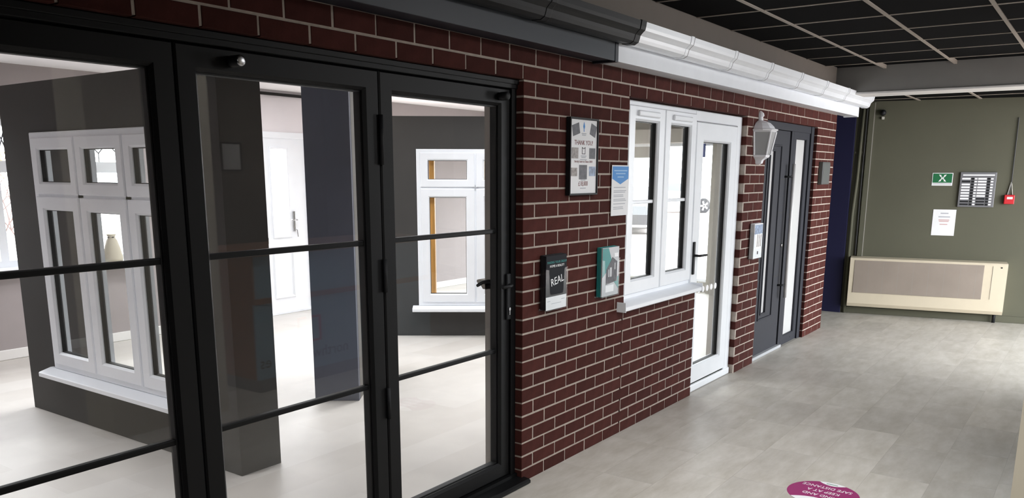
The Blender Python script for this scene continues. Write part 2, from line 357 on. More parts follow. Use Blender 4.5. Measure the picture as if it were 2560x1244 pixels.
# --- other corridor walls
GT = frameT((7.0, .1, 0), (.2/math.hypot(.2, 1), -1/math.hypot(.2, 1), 0), (1/math.hypot(.2, 1), .2/math.hypot(.2, 1), 0))   # u along the wall to the right, d into the wall
wall_green = struct('wall_right', MB(GT).box(-.9, 3.6, 0, .15, 0, 2.9), 'green', 'sage green painted wall closing the corridor', 'wall')
struct('wall_side', MB().box(XE-.1, XE, .245, .95, 0, 2.9).box(XE-.1, 7.9, .9, 1.0, 0, 2.9), 'green', 'dark return wall behind the end of the brick facade', 'wall')
struct('wall_end', MB().box(6.95, 6.99, .11, .9, 0, 2.9), 'navy', 'navy blue painted wall panel between brick corner and green wall', 'wall')
struct('wall_pillar', MB().box(-.9, -.07, -2.62, -2.297, 0, ZC+.1), 'beige', 'beige pillar edge at the right margin of the corridor', 'wall')
rw = MB()
rw.box(-5.6, 3.1, -4.75, -4.6, 0, 2.9).box(3.0, 3.15, -4.6, -2.75, 0, 2.9).box(3.1, 8.2, -2.9, -2.75, 2.4, 2.9).box(3.1, 4.0, -2.9, -2.75, 0, 2.4).box(7.3, 8.2, -2.9, -2.75, 0, 2.4)
rw.box(-5.75, -5.6, -4.7, .3, 0, 2.9)
struct('wall_opposite', rw, 'bulk', 'taupe reception wall behind the camera', 'wall')
# --- corridor ceiling : grid with black tiles
ceil = struct('ceiling', MB().box(-5.7, 8.5, -4.7, 1.0, ZC+.03, ZC+.15), 'black_tile', 'black suspended ceiling with a pale metal grid', 'ceiling')
gx = [1.841+.6*i for i in range(-12, 6)]; gy = [-.52-.6*i for i in range(-1, 7)]
ctm = None
for i in range(len(gx)-1):
    for j in range(len(gy)-1):
        x0, x1, y1, y0 = gx[i], gx[i+1], gy[j], gy[j+1]
        x1c, y1c = min(x1, 5.29), min(y1, -.09)
        if x0 < -1.0 or x1c-x0 < .05: continue
        t = MB().box(x0+.008, x1c-.008, y0+.008, y1c-.004, ZC+.004, ZC+.02); t.build('ceiling_tile', 'black_tile', ceil)
for y in gy[1:]: MB().box(-5.6, 5.29, y-.012, y+.012, ZC-.002, ZC+.03).build('tee_bar', 'grid', ceil)
for x in gx:
    if x < 5.25: MB().box(x-.008, x+.008, -4.6, -.09, ZC-.0005, ZC+.028).build('cross_bar', 'grid', ceil)
struct('trim_1', MB().box(-5.5, 5.24, -.09, .1, 2.36, ZC+.05), 'bulk', 'taupe painted bulkhead above the gutters', 'trim')
struct('trim_2', MB().box(5.29, 5.6, -4.0, .0, 2.428, ZC+.1), 'beam', 'grey ceiling beam crossing the corridor', 'trim')
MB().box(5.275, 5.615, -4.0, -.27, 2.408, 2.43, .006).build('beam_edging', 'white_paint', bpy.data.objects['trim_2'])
lowc = struct('ceiling', MB().box(5.55, 8.3, -4.0, .95, 2.475, 2.6), 'black_tile', 'black ceiling strip between the beam and the green wall', 'ceiling')
for y in (-.52, -1.12, -1.72, -2.32): MB().box(5.6, 7.6, y-.012, y+.012, 2.468, 2.48).build('tee_bar', 'grid', lowc)
for x in (6.2, 6.8): MB().box(x-.008, x+.008, -3.6, .5, 2.47, 2.48).build('cross_bar', 'grid', lowc)
struct('baseboard_right', MB(GT).box(-.05, 3.2, -.018, 0, 0, .075, .004), 'green', 'sage green painted skirting under the heater', 'baseboard')

# --- showroom shell
bw = MB()
Y = 5.45
for a, b, z0, z1 in ((-3.1, -1.3, 0, 2.9), (-1.3, .08, 0, .82), (-1.3, .08, 2.09, 2.9), (.08, .66, 0, 2.9), (.66, 1.14, 0, .80), (.66, 1.14, 2.09, 2.9), (1.14, 2.0, 0, 2.9), (3.6, 3.7, 0, 2.9), (3.7, 5.3, 0, .4), (3.7, 5.3, 2.2, 2.9), (5.3, 6.62, 0, 2.9), (6.62, 7.4, 0, .8), (6.62, 7.4, 2.1, 2.9), (7.4, 7.75, 0, 2.9)):  # wide unseen opening right of the door is added for light
    bw.box(a, b, Y, Y+.15, z0, z1)
bw2 = MB()
for a, b, z0, z1 in ((2.0, 2.32, 0, 2.9), (2.32, 3.36, 2.1, 2.9), (3.36, 3.6, 0, 2.9)):
    bw2.box(a, b, Y, Y+.15, z0, z1)
struct('wall_back', bw, 'show_shaded_wall', 'mauve rear wall of the showroom around the leaded windows, shade put in its colour', 'wall')
struct('wall_back', bw2, 'show_lit_wall', 'rear wall around the white entrance door, light put in its colour', 'wall')
ew = MB()
ew.box(7.6, 7.75, .95, 2.07, 0, 2.9).box(7.6, 7.75, 2.07, 5.2, 0, .14).box(7.6, 7.75, 2.07, 5.2, 2.07, 2.9).box(7.6, 7.75, 5.2, 5.6, 0, 2.9).box(7.5, 7.6, 1.96, 2.07, 0, 2.2)
struct('wall_showroom_end', ew, 'stone_grey', 'stone grey showroom end wall with a post beside the shop window', 'wall')
lw = MB().box(-3.25, -3.1, .1, 5.6, 0, .4).box(-3.25, -3.1, .1, 5.6, 2.4, 2.9).box(-3.25, -3.1, .1, 5.6, .3, 2.5)
struct('wall_left', lw, 'show_lit_wall', 'off-white showroom wall at the left, out of view', 'wall')
struct('ceiling', MB().box(-3.2, 7.75, .1, 5.6, 2.56, 2.7), 'ceil_white', 'white painted showroom ceiling', 'ceiling')
struct('baseboard_back', MB().box(-3.1, 2.3, Y-.02, Y, 0, .09, .006).box(3.38, 7.6, Y-.02, Y, 0, .09, .006), 'white_paint', 'white skirting along the showroom rear wall', 'baseboard')
struct('trim_3', MB().box(7.35, 7.5, 2.9, 5.4, 1.87, 2.02).box(7.3, 7.6, 1.5, 5.45, 2.07, 2.25), 'stone_grey', 'stone grey boxed header above the shop window', 'trim')
struct('trim_4', MB().box(2.2, 3.45, Y-.03, Y+.0, 2.5, 2.53), 'black_alu', 'thin dark ceiling trim above the white entrance door', 'trim')

# ================================================================== BIFOLD DOOR
d1 = thing('door_1', (-1.42, .085, 0), 'black aluminium bifold door with three glazed leaves', 'door', kind='structure')
fr = MB()
fr.box(-2.85, 0, .035, .12, 2.055, 2.1, .003).box(-.045, -.004, .04, .12, .03, 2.06, .003).box(-2.85, -2.8, .04, .12, .03, 2.06, .003).box(-2.85, 0, .028, .05, 2.075, 2.098, .003)
fr.build('frame', 'black_alu', d1)
MB().prism([(-.045, .004), (-.045, .018), (-.035, .026), (.03, .032), (.03, .05), (.13, .05), (.13, 0), (-.03, 0)], -2.86, .022, 'x').build('threshold', 'black_alu', d1)
for i in range(3):
    x1 = -.047-.9155*i; x0 = x1-.911
    s = casement(d1, IDT, x0, x1, .053, 2.053, .083, .05, 'black_alu', 'glass', .062, .034, [1.362, .745], 'leaf', .008)
for zc, h in ((1.78, .1), (1.22, .07), (.66, .07)):
    MB().tube([(-.962, .042, zc-h), (-.962, .042, zc+h)], .009, 12).build('hinge', 'black_plastic', d1, True)
for x in (-1.665, -.135):
    MB().lathe(x, 2.012, [(.018, .05), (.02, .04), (.02, .0), (.016, -.004)], 16, 'y').build('catch_stud', 'black_plastic', d1, True)
MB().lathe(-1.665, 2.012, [(.0175, -.003), (.0175, -.008), (.012, -.0095)], 16, 'y').build('magnet_cap', 'chrome', d1, True)
h = MB().box(-.083, -.047, .038, .052, .905, 1.145, .006).build('handle_plate', 'black_plastic', d1)
MB().tube([(-.065, .04, 1.085), (-.065, .022, 1.085), (-.08, .016, 1.085), (-.15, .016, 1.083)], .009, 10).build('lever', 'black_plastic', h, True)
MB().tube([(-.066, .11, 1.095), (-.066, .15, 1.096), (-.085, .162, 1.097), (-.13, .165, 1.096), (-.175, .16, 1.085)], [.011, .011, .011, .010, .008], 10).build('lever', 'black_plastic', h, True)
MB().prism([(-.065+.007*math.cos(a), .962+.009*math.sin(a)) for a in [i*math.pi/6 for i in range(12)]], .033, .04, 'y').box(-.068, -.062, .0335, .04, .932, .957).build('lock_cylinder', 'chrome', h)

# ================================================================== WHITE WINDOW AND DOOR
w1 = thing('window_1', (1.68, .08, .83), 'white casement window with two barred panes in the brick wall', 'window', kind='structure')
MB().ring(1.13, 2.205, .855, 2.09, [(0, .11), (0, .046), (.006, .04), (.048, .04), (.055, .047), (.055, .11)]).box(1.655, 1.71, .042, .11, .9, 2.05, .003).build('frame', 'upvc', w1)
for a, b in ((1.172, 1.678), (1.687, 2.192)):
    s = casement(w1, IDT, a, b, .885, 2.062, .092, .026, 'upvc', 'glass_dg', .06, .034, [1.469])
    c = (a+b)/2
    MB().box(c-.15, c+.15, .008, .03, 1.998, 2.034, .008).build('trickle_vent', 'upvc', s)
    MB().box(b-.097, b-.086, .058, .085, .985, 1.96).build('spacer_bar', 'gasket', s)
MB().prism([(.1, .86), (.04, .86), (-.055, .838), (-.06, .834), (-.06, .812), (-.052, .806), (-.045, .812), (-.045, .82), (.04, .83), (.1, .83)], 1.035, 2.225, 'x').build('sill', 'upvc', w1)
MB().box(1.03, 1.037, -.064, .1, .803, .865, .002).build('sill_end_cap', 'upvc', w1)
MB().box(2.222, 2.23, -.064, .05, .803, .865, .002).build('sill_end_cap', 'upvc', w1)
MB().prism([(.1, 1.06), (.1, 1.09), (.29, 1.09), (.3, 1.086), (.302, 1.078), (.292, 1.066), (.27, 1.055), (.26, 1.04), (.245, 1.04)], .0, 1.2, 'x').build('window_board', 'reveal', w1)
d2 = thing('door_2', (2.66, .08, 0), 'white glazed single door beside the casement window', 'door', kind='structure')
MB().ring(2.208, 3.115, -.06, 2.09, [(0, .12), (0, .046), (.006, .04), (.108, .04), (.115, .047), (.115, .12)]).build('frame', 'upvc', d2)
MB().box(2.208, 3.115, .03, .12, 0, .055, .008).build('threshold', 'upvc', d2)
s2 = casement(d2, IDT, 2.212, 3.0, .07, 2.012, .135, .03, 'upvc', 'glass_dg', .07, .036)
MB().box(2.853, 2.866, .06, .09, .2, 1.88).build('spacer_bar', 'gasket', s2)
MB().box(2.999, 3.006, .034, .05, .08, 2.014).build('seal_or_shade_line', 'lead', s2)
MB().box(2.22, 3.0, .034, .05, 2.011, 2.017).build('seal_or_shade_line', 'lead', s2)
for i in range(6):
    MB().lathe(2.385+i*.082, .775, [(.024, .064), (.024, .0655)], 18, 'y').build('manifestation_dot', 'white_print', s2)
hp = MB().box(2.228, 2.256, .016, .03, .92, 1.16, .005).build('handle_plate', 'black_plastic', d2)
MB().tube([(2.242, .02, 1.06), (2.242, -.02, 1.06), (2.265, -.025, 1.06), (2.365, -.025, 1.058)], .009, 8).build('lever', 'black_plastic', hp, True)
# ================================================================== GREY ENTRANCE DOOR
d3 = thing('door_3', (4.35, .08, 0), 'anthracite entrance door with long pull bar and frosted sidelight', 'door', kind='structure')
MB().box(3.6, 3.66, .04, .12, .02, 2.1, .003).box(3.6, 5.07, .038, .12, 2.035, 2.1, .003).box(4.98, 5.07, .03, .12, 0, 2.1, .003).box(4.42, 4.48, .045, .12, .02, 2.06, .003).build('frame', 'grey_door', d3)
MB().box(3.6, 4.45, .02, .12, 0, .028, .004).build('threshold', 'silver_print', d3)
lf = MB()
lf.box(3.665, 4.385, .05, .1, .03, .4).box(3.665, 4.385, .05, .1, 1.85, 2.03).box(3.665, 3.865, .05, .1, .4, 1.85).box(3.985, 4.385, .05, .1, .4, 1.85)
leaf = lf.build('leaf', 'grey_door', d3)
MB().ring(3.79, 4.16, .345, 1.905, [(0, .05), (0, .043), (.004, .04), (.012, .04), (.016, .05)]).build('cassette', 'grey_door', leaf)
MB().ring(3.855, 3.995, .39, 1.86, [(0, .05), (0, .044), (.004, .042), (.014, .042), (.014, .06), (.01, .06)]).build('glass_bead', 'grey_door', leaf)
MB().box(3.866, 3.984, .062, .07, .4, 1.85).build('pane', 'frosted', leaf)
for z in (.71, 1.0, 1.3, 1.6): MB().box(3.67, 3.79, .0492, .0506, z-.004, z+.004).box(4.16, 4.33, .0492, .0506, z-.004, z+.004).build('groove', 'gasket', leaf)
MB().box(4.385, 4.42, .07, .12, .03, 2.035).build('seal_or_shade_line', 'gasket', d3)
pb = MB().tube([(4.365, -.01, .5), (4.365, -.01, 1.74)], .016, 14).build('pull_bar', 'satin', d3, True)
for z in (.62, 1.625): MB().tube([(4.30, .05, z), (4.335, .01, z), (4.365, -.01, z)], .009, 8).build('bracket', 'black_plastic', pb, True)
MB().lathe(4.34, .995, [(.02, .05), (.02, .042), (.014, .038)], 16, 'y').build('lock_cylinder', 'chrome', d3, True)
sl = MB().ring(4.48, 4.985, .0, 2.06, [(0, .1), (0, .05), (.003, .046), (.085, .046), (.09, .052), (.09, .1)]).build('sidelight', 'grey_door', d3)
MB().box(4.565, 4.9, .07, .078, .085, 1.975).build('pane', 'frosted', sl)
MB().lathe(4.8, .045, [(.006, .047), (.006, .044)], 10, 'y').build('drain_cap', 'gasket', sl)

# ================================================================== FASCIA AND GUTTERS
def eave(x0, x1, m, colour, cat_side, brackets, end):
    fb = thing('fascia_board', ((x0+x1)/2, -.14, 2.25), f'{colour} fascia board with soffit {cat_side}', 'fascia')
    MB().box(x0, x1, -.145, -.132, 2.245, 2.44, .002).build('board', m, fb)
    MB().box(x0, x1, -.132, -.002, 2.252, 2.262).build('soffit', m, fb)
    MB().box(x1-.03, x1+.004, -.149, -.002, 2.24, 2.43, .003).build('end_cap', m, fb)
    g = thing('gutter', ((x0+x1)/2, -.2, 2.33), f'{colour} ogee gutter {cat_side}', 'gutter')
    xg = x0+(.065 if x0 > 0 else 0)
    out = [(-.147, 2.44), (-.147, 2.345), (-.155, 2.335), (-.2, 2.333), (-.222, 2.345), (-.228, 2.362), (-.232, 2.378), (-.246, 2.392), (-.258, 2.402), (-.262, 2.418), (-.266, 2.445), (-.258, 2.447)]
    inn = [(-.15, 2.44), (-.15, 2.348), (-.158, 2.338), (-.199, 2.336), (-.219, 2.347), (-.225, 2.363), (-.229, 2.380), (-.243, 2.395), (-.255, 2.404), (-.259, 2.419), (-.262, 2.441), (-.258, 2.443)]
    xe = x1+(.06 if end == 'cap' else .02)
    out = [(y-.012, z) for y, z in out]; inn = [(y-.012, z) for y, z in inn]
    fm, m = m, ('black_alu' if m == 'black_blue_sheen' else m)
    MB().shell(out, inn, xg, xe).build('channel', m, g, False)
    big = [(-.212+(y+.212)*1.06, 2.39+(z-2.39)*1.05) for y, z in out]; big2 = [(-.212+(y+.212)*1.065, 2.39+(z-2.39)*1.065) for y, z in out]; bin_ = [(-.212+(y+.212)*.98, 2.39+(z-2.39)*.98) for y, z in inn]
    for b in brackets:
        MB().shell(big, bin_, b-.02, b+.02).build('bracket', m, g); MB().shell(big2, bin_, b+.02, b+.027).build('seal_or_shade_line', 'gasket' if m == 'black_alu' else 'lead', g)  # second, dark ring is added to draw the shadow gap at each bracket
    MB().prism(big, xe-.05, xe+.006).build('stop_end', m, g)
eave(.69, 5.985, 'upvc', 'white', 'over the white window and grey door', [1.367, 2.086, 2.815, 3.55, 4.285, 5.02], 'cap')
eave(-4.5, .685, 'black_blue_sheen', 'black', 'over the bifold door', [-3.05, -2.3, -1.55, -.85, -.155], 'cap')

# ================================================================== THINGS ON THE BRICK WALL
# poster frame
p = thing('picture_frame', (.55, -.015, 1.525), 'black framed thank you poster with small photographs', 'picture frame')
MB().ring(.4, .703, 1.53, 1.945, [(0, -.002), (0, -.029), (.0015, -.03), (.0085, -.03), (.01, -.028), (.01, -.002)]).build('frame', 'black_plastic', p)
po = MB().box(.408, .695, -.022, -.004, 1.538, 1.937).build('poster', 'paper', p)
PT = frameT((.5515, -.0222, 0), (1, 0, 0), (0, 1, 0))
text('heading', 'THANK YOU!', .036, PT, .0, 0, 1.812, 'ink_red', po, sx=.9)
text('amount', '£18,000', .037, PT, .0, 0, 1.592, 'ink_red', po, sx=.85)
text('caption', 'Strictly Learn to Dance 2018', .0165, PT, 0, 0, 1.712, 'ink_red', po)
def photo(u, z, w, hh, m, rot=0):
    c, s = math.cos(rot), math.sin(rot)
    q = [(u+x*c-y*s, z+x*s+y*c) for x, y in ((-w/2, -hh/2), (w/2, -hh/2), (w/2, hh/2), (-w/2, hh/2))]
    MB(PT).prism(q, -.0006, .001, 'y').build('photograph', m, po)
photo(-.085, 1.882, .075, .058, 'photo_dark', .25); photo(.1, 1.882, .062, .062, 'photo_dark', -.3)
photo(-.092, 1.757, .07, .058, 'photo_mid'); photo(.094, 1.757, .066, .058, 'photo_dark')
photo(-.1, 1.656, .07, .045, 'photo_mid'); photo(-.003, 1.655, .085, .078, 'photo_dark'); photo(.098, 1.66, .072, .052, 'photo_blue')
MB(PT).prism([(0, 1.925), (.01, 1.9), (.003, 1.885), (.003, 1.872), (-.003, 1.872), (-.003, 1.885), (-.01, 1.9)], -.0006, .001, 'y').build('emblem', 'blue_print', po)
lg = MB(PT)
for s_ in (-1, 1):
    lg.box(s_*.016-.002, s_*.016+.002, -.0006, .001, 1.752, 1.79).box(min(0, s_*.016), max(0, s_*.016), -.0006, .001, 1.752, 1.755).prism([(s_*.016, 1.79), (s_*.002, 1.783), (s_*.002, 1.779), (s_*.016, 1.786)], -.0006, .001, 'y')
lg.build('logo', 'ink', po)
for z, w in ((1.862, .05), (1.854, .04), (1.742, .06), (1.734, .045), (1.722, .07), (1.612, .05), (1.568, .06)): MB(PT).box(-w/2, w/2, -.0005, .001, z-.0022, z+.0022).build('print_line', 'ink_pale', po)
# notice
nt = thing('paper_notice', (1.01, -.004, 1.4), 'white paper notice with blue arrow banner taped beside the window', 'notice')
NT = frameT((1.012, -.009, 0), (1, 0, 0), (0, 1, 0))
MB(NT).box(-.107, .107, 0, .002, 1.4, 1.697).build('sheet', 'paper', nt)
MB(NT).prism([(-.1, 1.69), (.1, 1.69), (.1, 1.618), (0, 1.585), (-.1, 1.618)], -.0008, .001, 'y').build('banner', 'blue_print', nt)
b_ = MB(NT)
for z, w in ((1.665, .165), (1.648, .12), (1.628, .08)): b_.box(-w/2, w/2, -.0014, 0, z-.003, z+.003)
b_.build('banner_print', 'pale_blue', nt)
b_ = MB(NT)
for z in (1.567, 1.547, 1.538, 1.522, 1.513, 1.497, 1.488, 1.47, 1.45, 1.44):
    b_.box(-.08, .06+.02*math.sin(z*90), -.0006, .001, z-.002, z+.002)
b_.build('print', 'ink_pale', nt)
# brochure holders
def holder(x, z, kind, label, m_side):
    hd = thing('brochure_holder', (x+.105, -.02, z), label, 'brochure holder', 'clear brochure holders on the brick wall')
    HT = frameT((x, 0, z), (1, 0, 0), (0, 1, 0))
    c = MB(HT)
    c.box(0, .216, -.003, 0, 0, .27).box(0, .216, -.045, 0, 0, .004).box(0, .0025, -.045, 0, 0, .225).box(.2135, .216, -.045, 0, 0, .225)
    c.prism([(0, 0), (.216, 0), (.216, .225), (.185, .22), (.175, .1), (.165, .085), (.05, .085), (.04, .1), (.03, .22), (0, .225)], -.047, -.0445, 'y')
    c.build('clear_case', 'acrylic', hd)
    n = 4
    for i in range(n):
        d0 = -.043+i*.0095; m = {'dark': 'charcoal_print', 'teal': 'silver_print', 'pale': 'white_print'}[kind] if i == 0 else m_side
        b = MB(HT).box(.006, .209, d0, d0+.0085, .006, .295+.001*i, .001).build('brochure', m, hd)
        if i: continue
        BT = frameT((x+.1075, d0-.0003, z), (1, 0, 0), (0, 1, 0))
        if kind == 'dark':
            MB(BT).box(-.102, .102, -.0006, .0005, .005, .075).build('white_band', 'white_print', b)
            text('heading', 'MAKING YOUR DREAM', .0185, BT, .005, 0, .258, 'teal', b); text('heading', 'HOME A REALITY', .0185, BT, .005, 0, .238, 'white_print', b)
            text('title', 'REAL', .058, BT, .008, -.0004, .158, 'white_print', b, rot=.18)
            MB(BT).box(-.05, .05, -.0008, 0, .035, .0375).box(-.09, -.06, -.0008, 0, .05, .053).box(.05, .085, -.0008, 0, .052, .055).build('print', 'ink_pale', b)
        elif kind == 'teal':
            MB(BT).prism([(-.1, .292), (-.03, .292), (.02, .2), (-.1, .12)], -.0006, .0005, 'y').prism([(.04, .09), (.1, .12), (.1, .04)], -.0006, .0005, 'y').build('teal_flash', 'teal', b)
            MB(BT).prism([(-.055, .075), (.08, .09), (.08, .205), (.02, .235), (-.055, .165)], -.001, .0005, 'y').build('photograph', 'photo_dark', b)
            for q in ((-.012, .012, .12, .175), (-.03, -.02, .12, .165), (.045, .055, .16, .2)): MB(BT).box(q[0], q[1], -.0014, 0, q[2], q[3]).build('photo_window', 'silver_print', b)
            MB(BT).box(.04, .09, -.001, 0, .235, .258).build('white_patch', 'white_print', b); MB(BT).box(-.06, .04, -.001, 0, .03, .07).build('white_patch', 'white_print', b)
        else:
            MB(BT).box(-.095, .095, -.0006, .0005, .21, .288).build('photograph', 'photo_blue', b)
            MB(BT).box(-.012, .012, -.0008, 0, .04, .065).build('logo', 'ink', b)
            g_ = MB(BT)
            for q in (-.03, .01, .05): g_.prism([(q, .1), (q+.018, .105), (q+.022, .2), (q+.006, .21)], -.0008, 0, 'y')
            g_.build('photo_strips', 'photo_mid', b)
    return hd
holder(.15, .925, 'dark', 'clear holder of charcoal brochures titled REAL nearest the bifold door', 'black_plastic')
holder(.752, .925, 'teal', 'clear holder of teal and silver brochures under the blue bannered notice', 'teal')
holder(3.315, .945, 'pale', 'clear holder of pale brochures under the white lantern', 'white_print')
# lantern
ln_ = thing('wall_lantern', (3.40, 0, 1.72), 'white half lantern with glazed panes on the brick pier', 'lantern')
def half(prof, n=3, cx=3.40, cy=0.0):
    """half hexagonal body standing against the wall"""
    m = MB(); k = n+1; vs = []
    for r, z in prof: vs += [(cx-r*math.cos(math.pi*i/n), cy-r*math.sin(math.pi*i/n), z) for i in range(k)]
    fs = []
    for a in range(len(prof)-1):
        for i in range(n): fs.append((a*k+i, a*k+i+1, (a+1)*k+i+1, (a+1)*k+i))
        fs.append((a*k+n, a*k, (a+1)*k, (a+1)*k+n))
    fs += [tuple(range(k)), tuple(range((len(prof)-1)*k, len(prof)*k))]
    return m.add(vs, fs)
half([(.02, 1.722), (.045, 1.735), (.05, 1.755), (.06, 1.765), (.095, 1.785), (.1, 1.8), (.088, 1.806)]).build('base', 'white_cast', ln_)
half([(.15, 1.995), (.155, 2.003), (.13, 2.01), (.118, 2.03), (.09, 2.055), (.055, 2.07), (.028, 2.078), (.026, 2.105), (.036, 2.115), (.03, 2.135), (.012, 2.15), (.004, 2.155)], 6).build('roof', 'white_cast', ln_)
half([(.125, 1.975), (.148, 1.995), (.13, 1.998)]).build('eave', 'white_cast', ln_)
MB().box(3.29, 3.51, -.006, .0, 1.8, 1.99).build('back_plate', 'white_cast', ln_)
rb, rt = .098, .135
for i in range(4):
    a = math.pi*i/3
    MB().tube([(3.40-rb*math.cos(a), -rb*math.sin(a)-.004, 1.803), (3.40-rt*math.cos(a), -rt*math.sin(a)-.004, 1.985)], .0085, 6).build('glazing_post', 'white_cast', ln_)
for i in range(3):
    a0, a1 = math.pi*i/3, math.pi*(i+1)/3; q = []
    for r, z in ((rb-.002, 1.804), (rt-.002, 1.985)):
        for a in (a0, a1): q.append((3.40-r*math.cos(a), -r*math.sin(a)-.003, z))
        for a in (a0, a1): q.append((3.40-(r-.004)*math.cos(a), -(r-.004)*math.sin(a)-.003, z))
    MB().add(q, [(0, 1, 5, 4), (2, 6, 7, 3), (0, 4, 6, 2), (1, 3, 7, 5), (0, 2, 3, 1), (4, 5, 7, 6)]).build('pane', 'milky', ln_)
MB().tube([(3.40, -.04, 1.806), (3.40, -.04, 1.86)], .014, 10).build('bulb_holder', 'white_cast', ln_, True)
# grey plate on the last pier
gp = thing('wall_plate', (5.33, -.02, 1.55), 'small slate grey rectangular box on the last brick pier', 'wall box')
MB().box(5.195, 5.455, -.042, -.0, 1.548, 1.77, .005).build('body', 'slate_plate', gp)
MB().box(5.205, 5.445, -.046, -.04, 1.558, 1.76, .003).build('cover', 'slate_plate', gp)

# ================================================================== GREEN WALL
def wp(y): return (.1-y)*math.hypot(.2, 1)           # world y on the wall -> u
ht = thing('convector_heater', tuple(GT((.95, -.1, .1))), 'cream convector heater with long grey grille on the green wall', 'heater')
u0, u1 = .06, 1.69
MB(GT).prism([(0, .13), (-.13, .1), (-.135, .105), (-.155, .14), (-.16, .665), (-.15, .68), (0, .69)], u0, u1, 'x').build('casing', 'heater', ht)
MB(GT).box(u0+.05, u1-.23, -.163, -.15, .27, .655, .002).build('grille', 'grille', ht)
for k in range(9): MB(GT).box(u0+.05+.16*k+.155, u0+.05+.16*k+.157, -.1636, -.16, .275, .65).build('grille_seam', 'stone_grey', ht)
MB(GT).lathe(u1-.06, .635, [(.008, -.164), (.008, -.158)], 12, 'y').build('control_knob', 'black_plastic', ht)
MB(GT).tube([(u1-.07, -.06, .0), (u1-.07, -.06, .12)], .018, 10).build('pipe', 'black_plastic', ht, True)
sg = thing('assembly_sign', tuple(GT((wp(-.83), 0, 1.52))), 'small green and white safety sign with arrows on the green wall', 'sign')
a, b = wp(-.729), wp(-.935); c = (a+b)/2
MB(GT).box(a, b, -.004, 0, 1.526, 1.668, .001).build('panel', 'white_print', sg)
MB(GT).box(a+.007, b-.007, -.005, -.003, 1.558, 1.661).build('green_field', 'green_sign', sg)
MB(GT).box(a+.012, b-.012, -.0052, -.003, 1.541, 1.551).build('caption_bar', 'ink_pale', sg)
em = MB(GT)
for sx in (-1, 1):
    for sz in (-1, 1): em.prism([(c+sx*.022, 1.61+sz*.012), (c+sx*.04, 1.61+sz*.04), (c+sx*.012, 1.61+sz*.034)] if True else [], -.0062, -.004, 'y').prism([(c+sx*.012, 1.61+sz*.006), (c+sx*.03, 1.61+sz*.028), (c+sx*.022, 1.61+sz*.032), (c+sx*.006, 1.61+sz*.012)], -.006, -.004, 'y')
em.build('arrows', 'white_print', sg)
pe = MB(GT)
for q in (-.01, 0, .01): pe.lathe(c+q, 1.62, [(.004, -.0066), (.004, -.004)], 10, 'y').box(c+q-.004, c+q+.004, -.0066, -.004, 1.598, 1.615)
pe.build('figures', 'white_print', sg)
dr = thing('directory_board', tuple(GT((wp(-1.18), 0, 1.29))), 'grey tenant directory board with rows of name strips', 'board')
a, b = wp(-1.006), wp(-1.357)
MB(GT).box(a, b, -.025, 0, 1.292, 1.677, .004).build('backing', 'grey_metal', dr)
MB(GT).box(a+.025, b-.02, -.028, -.02, 1.638, 1.652).build('heading_strip', 'white_print', dr)
cw = (b-a-.04)/2
for col in range(2):
    for r in range(10):
        z = 1.605-r*.0315; x = a+.02+col*cw
        dark = (col == 0 and r in (1, 8, 9)) or (col == 1 and r in (7, 8, 9))
        MB(GT).box(x, x+cw*.53, -.028, -.022, z-.009, z+.009).build('name_strip', 'black_plastic' if dark else 'white_print', dr)
        MB(GT).box(x+cw*.58, x+cw*.76, -.028, -.022, z-.012, z+.012).build('gap_strip', 'black_plastic', dr)
        MB(GT).box(x+cw*.79, x+cw*.95, -.028, -.022, z-.008, z+.008).build('number_strip', 'white_print', dr)
pn = thing('paper_notice', tuple(GT((wp(-.89), 0, .96))), 'plain white paper sheet with faint red print below the green sign', 'notice')
a, b = wp(-.776), wp(-1.006)
MB(GT).box(a, b, -.003, 0, .963, 1.258).build('sheet', 'paper', pn)
q = MB(GT)
for z, w in ((1.215, .08), (1.175, .12)): q.box((a+b)/2-w/2, (a+b)/2+w/2, -.0036, -.002, z-.006, z+.006)
q.build('print', 'ink_pale', pn)
q = MB(GT)
for z, w in ((1.14, .11), (1.125, .1), (1.09, .08)): q.box((a+b)/2-w/2, (a+b)/2+w/2, -.0036, -.002, z-.005, z+.005)
q.build('red_print', 'pink_ink', pn)
al = thing('fire_call_point', tuple(GT((wp(-1.5), 0, 1.33))), 'red fire alarm call point hanging from a cable', 'call point')
a, b = wp(-1.45), wp(-1.548)
MB(GT).box(a, b, -.05, 0, 1.332, 1.432, .006).build('box', 'red', al)
MB(GT).box(a+.025, b-.02, -.053, -.045, 1.385, 1.41, .002).build('window', 'white_print', al)
MB(GT).tube([((a+b)/2-.01, -.012, 1.43), ((a+b)/2+.005, -.012, 1.56), ((a+b)/2+.0, -.01, 2.26)], .0055, 6).build('cable', 'cable', al)
MB(GT).tube([((a+b)/2+.03, -.01, 1.43), ((a+b)/2+.008, -.01, 1.56)], .004, 6).build('cable', 'cable_w', al)
MB(GT).tube([((a+b)/2-.02, -.012, 1.43), ((a+b)/2+.003, -.014, 1.57)], .004, 6).build('cable', 'cable_w', al)
tk = thing('cable_trunking', tuple(GT((.14, 0, .7))), 'narrow vertical green trunking strip on the green wall', 'trunking')
MB(GT).box(.12, .175, -.03, 0, .69, 2.46, .003).build('cover', 'green', tk)
MB(GT).box(.175, .182, -.022, 0, .69, 2.46).build('edge_bead', 'stone_grey', tk)
cp = thing('pipe', tuple(GT((.05, -.03, 0))), 'green painted service pipe in the dark corner', 'pipe')
MB(GT).tube([(.03, -.03, 0), (.03, -.03, 1.2), (.05, -.03, 1.6), (.06, -.03, 2.46)], .018, 10).build('run', 'green', cp, True)
for z in (.5, 1.9): MB(GT).box(.0, .08, -.02, 0, z-.012, z+.012).build('clip', 'green', cp)
cb_ = thing('cable_bundle', tuple(GT((.1, -.01, 0))), 'thin dark cable run beside the trunking', 'cable')
